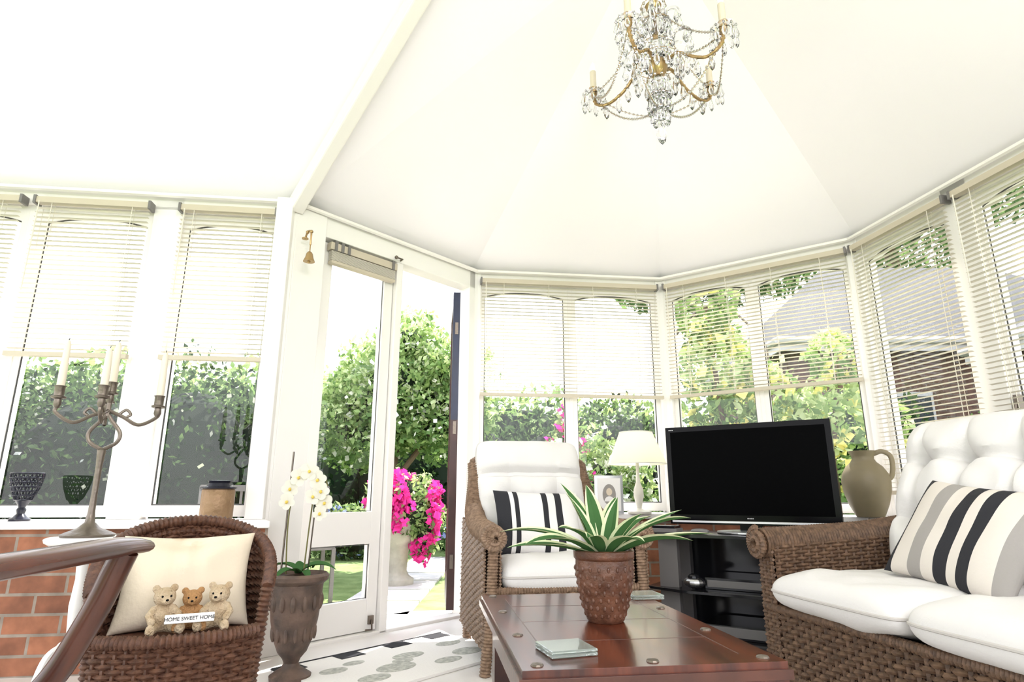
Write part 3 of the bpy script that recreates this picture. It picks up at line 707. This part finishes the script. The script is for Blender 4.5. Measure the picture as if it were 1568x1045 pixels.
mb=MB(); mb.b2(-.45,.45,-.27,.27,0,.010,0)
for (x,y,sx,sy) in((-.3,.06,.06,.04),(-.1,-.08,.09,.06),(.05,.03,.08,.045),(.28,-.1,.08,.055),(-.25,-.14,.07,.045),(-.18,.10,.05,.03),(.32,.07,.07,.04),(-.02,-.02,.05,.035),(.12,-.15,.07,.04)):
    mb.lathe([(.0,.0101),(1,.0101),(1,.0109),(.9,.0115),(0,.012)],(0,0,0),1,24)
    for i in range(len(mb.v)-5*24,len(mb.v)): p=mb.v[i]; mb.v[i]=V((x+p.x*sx,y+p.y*sy,p.z))
mb.b2(-.45,.45,.262,.272,.0,.0125,2)
for x in(-.40,-.12,.14,.38): mb.b2(x-.06,x+.06,.185,.262,.0102,.0118,2)
mk('pebble_doormat',mb,[M_mat,M_peb,M_black],loc=(-.46,2.83,0.001),rz=angB,smooth=False)

# ---------------------------------------------------------------- chandelier
mb=MB(); CZ=2.40
def crystal(p,l,w,mi=1):
    l*=1.25; w*=1.3
    p=V(p); n=6; vs=[p,]
    for (q,z) in((.35,-.15),(1,-.62),(.6,-.88)):
        for k in range(n): a=2*pi*k/n; vs.append(p+V((math.cos(a)*w*q,math.sin(a)*w*q*.7,z*l)))
    vs.append(p+V((0,0,-l))); fs=[(0,1+k,1+(k+1)%n) for k in range(n)]
    for j in range(2):
        for k in range(n): a=1+j*n+k;b=1+j*n+(k+1)%n; fs.append((a,a+n,b+n,b))
    fs+= [(1+2*n+k,1+3*n,1+2*n+(k+1)%n) for k in range(n)]
    mb.add(vs,fs,mi)
def bead(p,r): mb.sph(p,r*1.15,1,6,4)
def swag(a,b,sag,n=16,r=.0055):
    a,b=V(a),V(b)
    for i in range(n+1):
        t=i/n; p=a.lerp(b,t)+V((0,0,-sag*4*t*(1-t))); bead(p,r)
    mb.tube([a.lerp(b,i/n)+V((0,0,-sag*4*(i/n)*(1-i/n))) for i in range(n+1)],.0012,0,4)
mb.tube([(0,0,.12),(0,0,.75)],.006,0,8); mb.lathe([(.0,.70),(.05,.70),(.055,.73),(.03,.75),(0,.76)],(0,0,0),0,20)
mb.lathe([(.0,-.05),(.02,-.048),(.035,-.03),(.042,-.005),(.042,.012),(.03,.03),(.018,.04),(.014,.06)],(0,0,0),0,24)
mb.lathe([(.014,.06),(.022,.075),(.03,.10),(.022,.13),(.012,.15),(.02,.18),(.035,.215),(.02,.24),(.01,.26),(.0,.27)],(0,0,0),1,16)
mb.lathe([(.012,.27),(.025,.28),(.035,.30),(.02,.32),(.01,.34)],(0,0,0),0,16)
mb.lathe([(.0,-.24),(.012,-.235),(.022,-.215),(.012,-.195),(.008,-.17),(.012,-.155),(.02,-.135),(.012,-.115),(.01,-.10),(.028,-.08),(.03,-.07),(.012,-.05)],(0,0,0),1,16)
arms=[(32,.325),(138,.315),(234,.27),(320,.28)]
cups=[]
for deg,AR in arms:
    a=math.radians(deg); c,s=math.cos(a),math.sin(a)
    pts=smooth_path([(c*.03,s*.03,.0),(c*.09,s*.09,.02),(c*.16,s*.16,-.035),(c*AR*.76,s*AR*.76,-.06),(c*AR*.95,s*AR*.95,-.035),(c*AR,s*AR,.01)],8)
    mb.tube(pts,.0065,0,8)
    for i in range(3,len(pts),3): mb.lathe([(.006,-.004),(.010,0),(.006,.004)],pts[i],2,8)
    p=V((c*AR,s*AR,.02)); cups.append(p)
    mb.lathe([(.005,-.02),(.014,-.012),(.016,-.002),(.010,.004)],p,0,14)
    mb.lathe([(.012,.0),(.03,-.004),(.045,.004),(.048,.012),(.044,.009),(.03,.001),(.012,.004)],p,1,20,rib=.05,nr=10)
    mb.lathe([(.014,.004),(.017,.02),(.013,.026)],p,0,14)
    mb.lathe([(.0135,.012),(.0135,.12),(.011,.124),(.0,.124)],p,3,14)
    mb.lathe([(.005,.124),(.011,.138),(.010,.15),(.003,.168),(.0,.175)],p,4,12)
    for k in range(10):
        q=p+V((math.cos(2*pi*k/10)*.047,math.sin(2*pi*k/10)*.047,.006)); bead(q-V((0,0,.004)),.005); crystal(q-V((0,0,.01)),.045 if k%2 else .06,.009)
    for f,h in((1,.12),(.7,.26)):
        for da in((0,.75) if f==1 else (.3,)):
            c2,s2=math.cos(a+da),math.sin(a+da)
            sc=smooth_path([(c2*.03,s2*.03,h-.06),(c2*.08*f,s2*.08*f,h),(c2*.13*f,s2*.13*f,h),(c2*.15*f,s2*.15*f,h-.035),(c2*.125*f,s2*.125*f,h-.05)],8)
            mb.tube(sc,.0075,1,8); crystal(V(sc[len(sc)//2])-V((0,0,.006)),.055,.010); crystal(V(sc[-8])-V((0,0,.006)),.06,.011)
    swag(p+V((0,0,.005)),(c*.02,s*.02,.27),.05,22)
    swag(p+V((0,0,-.01)),(c*.02,s*.02,-.20),.07,24)
    for t in(.3,.45,.6,.8):
        q=V((c*AR*t,s*AR*t,-.045 if t>.5 else -.015)); bead(q,.006); crystal(q,.07,.011)
for i in range(4): swag(cups[i],cups[(i+1)%4],.12,30,.005)
for ring,zz,l,nn in((.045,-.06,.07,10),(.03,-.09,.06,8),(.07,.2,.07,12),(.06,.10,.07,12),(.095,.02,.06,14),(.04,-.14,.06,9),(.05,.3,.07,10),(.03,-.20,.05,7)):
    mb.tube([(ring*math.cos(2*pi*k/24),ring*math.sin(2*pi*k/24),zz) for k in range(24)],.0015,0,4,closed=True)
    for k in range(nn):
        a=2*pi*k/nn+ring*9; bead((ring*math.cos(a),ring*math.sin(a),zz-.004),.006); crystal((ring*math.cos(a),ring*math.sin(a),zz-.012),l,.011)
crystal((0,0,-.25),.09,.017); bead((0,0,-.245),.009)
mk('crystal_chandelier',mb,[M_brass,M_crystal,M_brass,M_sleeve,M_bulb],loc=(.60,2.15,CZ),smooth=True,angle=25)

# ---------------------------------------------------------------- garden
G=-.16
mb=MB(); mb.b2(-60,60,-40,80,G-.1,G); mk('lawn',mb,[M_lawn],smooth=False)
mb=MB()
prism(mb,[p for p in offs(-.1)]+[p for p in reversed(offs(-1.0))],G,G+.02)
for k in range(7): mb.b2(-1.35+U(-.03,.03),-.75,4.7+k*.62,5.26+k*.62,G,G+.02)
mk('patio_paving',mb,[M_pave],smooth=False)
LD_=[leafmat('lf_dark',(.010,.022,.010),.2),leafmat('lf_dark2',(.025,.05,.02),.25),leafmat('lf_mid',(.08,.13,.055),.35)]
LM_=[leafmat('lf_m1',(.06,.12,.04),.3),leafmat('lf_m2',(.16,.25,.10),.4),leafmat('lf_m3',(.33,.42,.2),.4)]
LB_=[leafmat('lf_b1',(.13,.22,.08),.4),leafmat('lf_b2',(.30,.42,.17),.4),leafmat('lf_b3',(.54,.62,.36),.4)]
M_pink=leafmat('petunia_pink',(.78,.06,.38),.3); M_wf=leafmat('flower_white',(.85,.85,.8),.3); M_yf=leafmat('flower_yellow',(.85,.75,.3),.3); M_wfd=leafmat('flower_grey_white',(.4,.42,.38),.3)
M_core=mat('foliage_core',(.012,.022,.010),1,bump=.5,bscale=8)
def foliage(name,blobs,n,size,mats,fl=None,flf=0,fls=1,core=.78,trunk=None,asp=.5):
    mb=MB(); rs=np.random.default_rng(len(name)*13+n)
    tot=sum(b[1][0]*b[1][2] for b in blobs); vs=[];fs=[];ms=[]
    for c,r in blobs:
        k=int(n*r[0]*r[2]/tot)
        d=rs.normal(size=(k,3)); d/=np.linalg.norm(d,axis=1)[:,None]
        lump=np.array([noise.noise(V(tuple(x*2.2+np.array(c))))*.28 for x in d])[:,None]
        rad=rs.uniform(.76,1.06,size=(k,1))+lump
        p=np.array(c)+d*rad*np.array(r)
        p[:,2]=np.maximum(p[:,2],G+.03)
        ax=rs.normal(size=(k,3))+d*.3; ax/=np.linalg.norm(ax,axis=1)[:,None]
        b=np.cross(ax,rs.normal(size=(k,3))); b/=np.linalg.norm(b,axis=1)[:,None]
        clus=np.array([noise.noise(V(tuple(x*5)))for x in p])
        s=size*rs.uniform(.5,1.3,size=(k,1)); isf=(rs.random(k)<flf*2.2)&(clus>.02)
        s[isf]*=fls; aw=np.full((k,1),asp); aw[isf]=.9
        q=np.stack([p-ax*s,p+b*s*aw,p+ax*s,p-b*s*aw],axis=1).reshape(-1,3)
        base=len(vs); vs.extend(map(tuple,q))
        fs.extend([(base+4*i,base+4*i+1,base+4*i+2,base+4*i+3) for i in range(k)])
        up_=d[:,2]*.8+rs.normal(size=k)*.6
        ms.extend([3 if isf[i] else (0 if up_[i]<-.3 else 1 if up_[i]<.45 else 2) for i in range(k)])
    mb.v=[V(p) for p in vs]; mb.f=[list(f) for f in fs]; mb.m=ms
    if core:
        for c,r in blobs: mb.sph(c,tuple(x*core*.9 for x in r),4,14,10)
    if trunk:
        for t in trunk: mb.tube(t[0],t[1],5,8)
    return mk(name,mb,list(mats)+[fl or mats[2],M_core,M_bark],smooth=False)
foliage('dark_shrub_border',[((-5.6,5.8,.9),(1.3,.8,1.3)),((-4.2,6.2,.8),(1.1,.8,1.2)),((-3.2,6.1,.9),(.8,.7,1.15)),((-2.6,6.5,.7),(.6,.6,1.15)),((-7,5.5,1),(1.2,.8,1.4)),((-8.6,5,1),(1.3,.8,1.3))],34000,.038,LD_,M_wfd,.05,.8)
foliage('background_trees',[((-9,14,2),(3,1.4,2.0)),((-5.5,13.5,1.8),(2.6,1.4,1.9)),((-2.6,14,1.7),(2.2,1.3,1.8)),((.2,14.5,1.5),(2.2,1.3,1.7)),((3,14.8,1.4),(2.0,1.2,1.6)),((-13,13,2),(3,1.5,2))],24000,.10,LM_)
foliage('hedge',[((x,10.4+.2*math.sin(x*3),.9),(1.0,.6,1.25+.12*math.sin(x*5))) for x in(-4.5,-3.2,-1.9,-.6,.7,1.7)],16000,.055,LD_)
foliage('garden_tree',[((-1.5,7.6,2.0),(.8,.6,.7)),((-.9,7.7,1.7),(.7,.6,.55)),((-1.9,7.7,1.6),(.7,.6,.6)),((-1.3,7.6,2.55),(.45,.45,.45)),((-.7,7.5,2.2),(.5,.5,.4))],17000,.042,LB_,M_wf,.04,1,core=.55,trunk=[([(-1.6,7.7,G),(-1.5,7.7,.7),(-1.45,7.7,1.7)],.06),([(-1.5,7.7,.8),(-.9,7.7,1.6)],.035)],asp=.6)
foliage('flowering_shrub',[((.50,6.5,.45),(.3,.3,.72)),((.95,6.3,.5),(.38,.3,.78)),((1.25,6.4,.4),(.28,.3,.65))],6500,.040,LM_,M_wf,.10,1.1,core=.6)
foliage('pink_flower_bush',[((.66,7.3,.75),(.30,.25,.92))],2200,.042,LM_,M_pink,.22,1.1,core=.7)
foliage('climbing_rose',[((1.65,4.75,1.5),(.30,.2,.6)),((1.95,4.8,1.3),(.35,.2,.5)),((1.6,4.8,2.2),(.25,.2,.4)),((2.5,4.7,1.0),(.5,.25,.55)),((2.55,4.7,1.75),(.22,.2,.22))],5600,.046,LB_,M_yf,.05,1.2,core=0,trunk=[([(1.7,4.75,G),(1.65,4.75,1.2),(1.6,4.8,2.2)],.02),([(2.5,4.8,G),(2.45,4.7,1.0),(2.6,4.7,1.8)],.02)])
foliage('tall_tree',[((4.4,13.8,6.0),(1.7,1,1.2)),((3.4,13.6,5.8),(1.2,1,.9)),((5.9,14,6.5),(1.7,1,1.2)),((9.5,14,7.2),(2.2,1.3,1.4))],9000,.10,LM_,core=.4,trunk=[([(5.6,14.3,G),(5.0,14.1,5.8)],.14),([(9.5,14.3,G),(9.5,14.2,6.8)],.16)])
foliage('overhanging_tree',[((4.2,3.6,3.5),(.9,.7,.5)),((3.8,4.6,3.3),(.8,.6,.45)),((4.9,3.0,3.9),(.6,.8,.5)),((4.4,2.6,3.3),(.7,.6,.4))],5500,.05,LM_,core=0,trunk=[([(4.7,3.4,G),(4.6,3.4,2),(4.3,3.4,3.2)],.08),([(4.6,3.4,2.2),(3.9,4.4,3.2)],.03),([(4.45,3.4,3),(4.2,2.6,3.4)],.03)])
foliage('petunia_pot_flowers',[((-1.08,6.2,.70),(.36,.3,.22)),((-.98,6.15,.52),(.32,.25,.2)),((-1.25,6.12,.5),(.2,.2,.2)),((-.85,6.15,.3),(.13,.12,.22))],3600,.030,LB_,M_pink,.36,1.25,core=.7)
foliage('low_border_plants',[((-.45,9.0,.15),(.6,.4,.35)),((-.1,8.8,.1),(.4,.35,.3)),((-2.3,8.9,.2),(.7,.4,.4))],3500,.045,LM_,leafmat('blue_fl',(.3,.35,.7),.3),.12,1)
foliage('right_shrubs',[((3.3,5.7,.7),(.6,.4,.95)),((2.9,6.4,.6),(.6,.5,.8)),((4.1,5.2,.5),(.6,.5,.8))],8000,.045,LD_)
mb=MB(); mb.lathe([(.0,0),(.17,.0),(.17,.05),(.12,.08),(.10,.12),(.11,.3),(.14,.36),(.19,.4),(.23,.52),(.26,.62),(.27,.66),(.24,.66),(0,.62)],(0,0,0),0,24)
mk('stone_planter',mb,[M_stone],loc=(-1.12,6.25,G+.02))
for cx in(-2.05,-1.5):
    mb=MB()
    mb.b2(-.2,.2,-.2,.2,.42,.45)
    for x in(-.19,.19):
        for y in(-.19,.19): mb.b2(x-.015,x+.015,y-.015,y+.015,0,.43)
        mb.b2(x-.015,x+.015,.18,.21,.43,.92)
    for k in range(7): mb.b2(-.165+k*.055-.01,-.165+k*.055+.01,.19,.2,.45,.9)
    mb.b2(-.2,.2,.18,.21,.88,.93)
    mk('garden_chair',mb,[M_greym],loc=(cx-.2,5.0+(cx+2)*.5,G),rz=.5,smooth=False)
mb=MB()
for y in(0,.3):
    mb.tube(smooth_path([(0,y,0),(0,y,1.9),(.12,y,2.3),(.45,y,2.55),(.78,y,2.3),(.9,y,1.9),(.9,y,0)],8),.012,0,6)
for k in range(9):
    z=.25+.22*k
    for x in(0,.9): mb.tube([(x,0,z),(x,.3,z)],.007,0,4)
mk('garden_arch',mb,[M_iron],loc=(1.4,5.3,G))
def house(name,x0,x1,y0,y1,ze,zr,hip=1.2,wins=()):
    mb=MB(); mb.b2(x0,x1,y0,y1,G,ze,0)
    o=.3; a=[V((x0-o,y0-o,ze)),V((x1+o,y0-o,ze)),V((x1+o,y1+o,ze)),V((x0-o,y1+o,ze))]
    if (x1-x0)>(y1-y0): r=[V((x0+hip,(y0+y1)/2,zr)),V((x1-hip,(y0+y1)/2,zr))]; fs=[(0,1,5,4),(2,3,4,5),(0,4,3),(1,2,5),(0,3,2,1)]
    else: r=[V(((x0+x1)/2,y0+hip,zr)),V(((x0+x1)/2,y1-hip,zr))]; fs=[(0,1,4),(1,2,5,4),(2,3,5),(3,0,4,5),(0,3,2,1)]
    mb.add(a+r,fs,1)
    mb.b2(x0-o-.02,x1+o+.02,y0-o-.03,y0-o,ze-.14,ze+.03,2); mb.b2(x0-o-.03,x0-o,y0-o,y1+o,ze-.14,ze+.03,2)
    mb.tube([(x0-o-.06,y0-o-.06,ze),(x1+o,y0-o-.06,ze)],.05,2,8); mb.tube([(x0-o-.06,y0-o-.06,ze),(x0-o-.06,y1+o,ze)],.05,2,8)
    for (f,c,z,w,h) in wins:
        if f=='y': mb.box((c,y0-.02,z),(w,.06,h),2); mb.box((c-w/4,y0-.055,z),(w/2-.08,.01,h-.12),3); mb.box((c+w/4,y0-.055,z),(w/2-.08,.01,h-.12),3)
        else: mb.box((x0-.02,c,z),(.06,w,h),2); mb.box((x0-.055,c-w/4,z),(.01,w/2-.08,h-.12),3); mb.box((x0-.055,c+w/4,z),(.01,w/2-.08,h-.12),3)
    return mk(name,mb,[M_brick2,M_slate,M_white,M_hglass],smooth=False)
house('neighbour_house',3.9,10,8.2,12,2.7,4.6,1.6,[('y',5.0,1.5,1.4,1.1),('y',7.5,1.5,1.4,1.1),('x',9.6,1.5,1.2,1.0)])
house('neighbour_annexe',5.6,10,2.2,6.6,2.3,3.7,1.6,[('x',5.7,1.2,1.2,1.7),('x',4.2,1.2,1.2,1.7),('x',2.9,1.2,.9,1.7)])
mb=MB(); mb.b2(2.6,3.55,8.6,8.75,G,1.6); mk('garden_brick_wall',mb,[M_brick2],smooth=False)

# ---------------------------------------------------------------- light
w=bpy.data.worlds.new('World'); bpy.context.scene.world=w; w.use_nodes=True
nt=w.node_tree; bg=nt.nodes['Background']
tc=nt.nodes.new('ShaderNodeTexCoord'); sp=nt.nodes.new('ShaderNodeSeparateXYZ'); rp=nt.nodes.new('ShaderNodeValToRGB')
nt.links.new(tc.outputs['Generated'],sp.inputs[0]); nt.links.new(sp.outputs[2],rp.inputs[0]); nt.links.new(rp.outputs[0],bg.inputs[0])
rp.color_ramp.elements[0].position=0; rp.color_ramp.elements[0].color=(.985,.97,1,1); rp.color_ramp.elements[1].position=.9; rp.color_ramp.elements[1].color=(.75,.84,1,1)
bg.inputs[1].default_value=3.45
sl=bpy.data.lights.new('sun','SUN'); sl.energy=14; sl.angle=.01; sl.color=(1,.95,.90)
so=bpy.data.objects.new('sun',sl); bpy.context.scene.collection.objects.link(so)
so.rotation_euler=V((-.28,-.55,-1)).to_track_quat('-Z','Y').to_euler()
def soft(loc,tgt,en,sz):
    pl=bpy.data.lights.new('added_ceiling_fill','AREA'); pl.energy=en; pl.shape='DISK'; pl.size=sz; pl.color=(1,.93,.965)
    po=bpy.data.objects.new('added_ceiling_fill',pl); bpy.context.scene.collection.objects.link(po); po.location=loc
    po.rotation_euler=(V(tgt)-V(loc)).to_track_quat('-Z','Y').to_euler()
soft((1.1,-1.2,2.45),(.8,2.6,3.1),42,.7)  # added unseen fill behind the camera to brighten the bay ceiling, no real fixture

# ---------------------------------------------------------------- camera
cd=bpy.data.cameras.new('camera'); cd.lens=36*930/1568; cd.sensor_width=36; cd.clip_start=.02
co=bpy.data.objects.new('camera',cd); bpy.context.scene.collection.objects.link(co)
co.location=(0,0,.68); co.rotation_euler=(pi/2+math.radians(14.35),0,0)
bpy.context.scene.camera=co
try:
    bpy.context.scene.view_settings.view_transform='Standard'
except Exception: pass
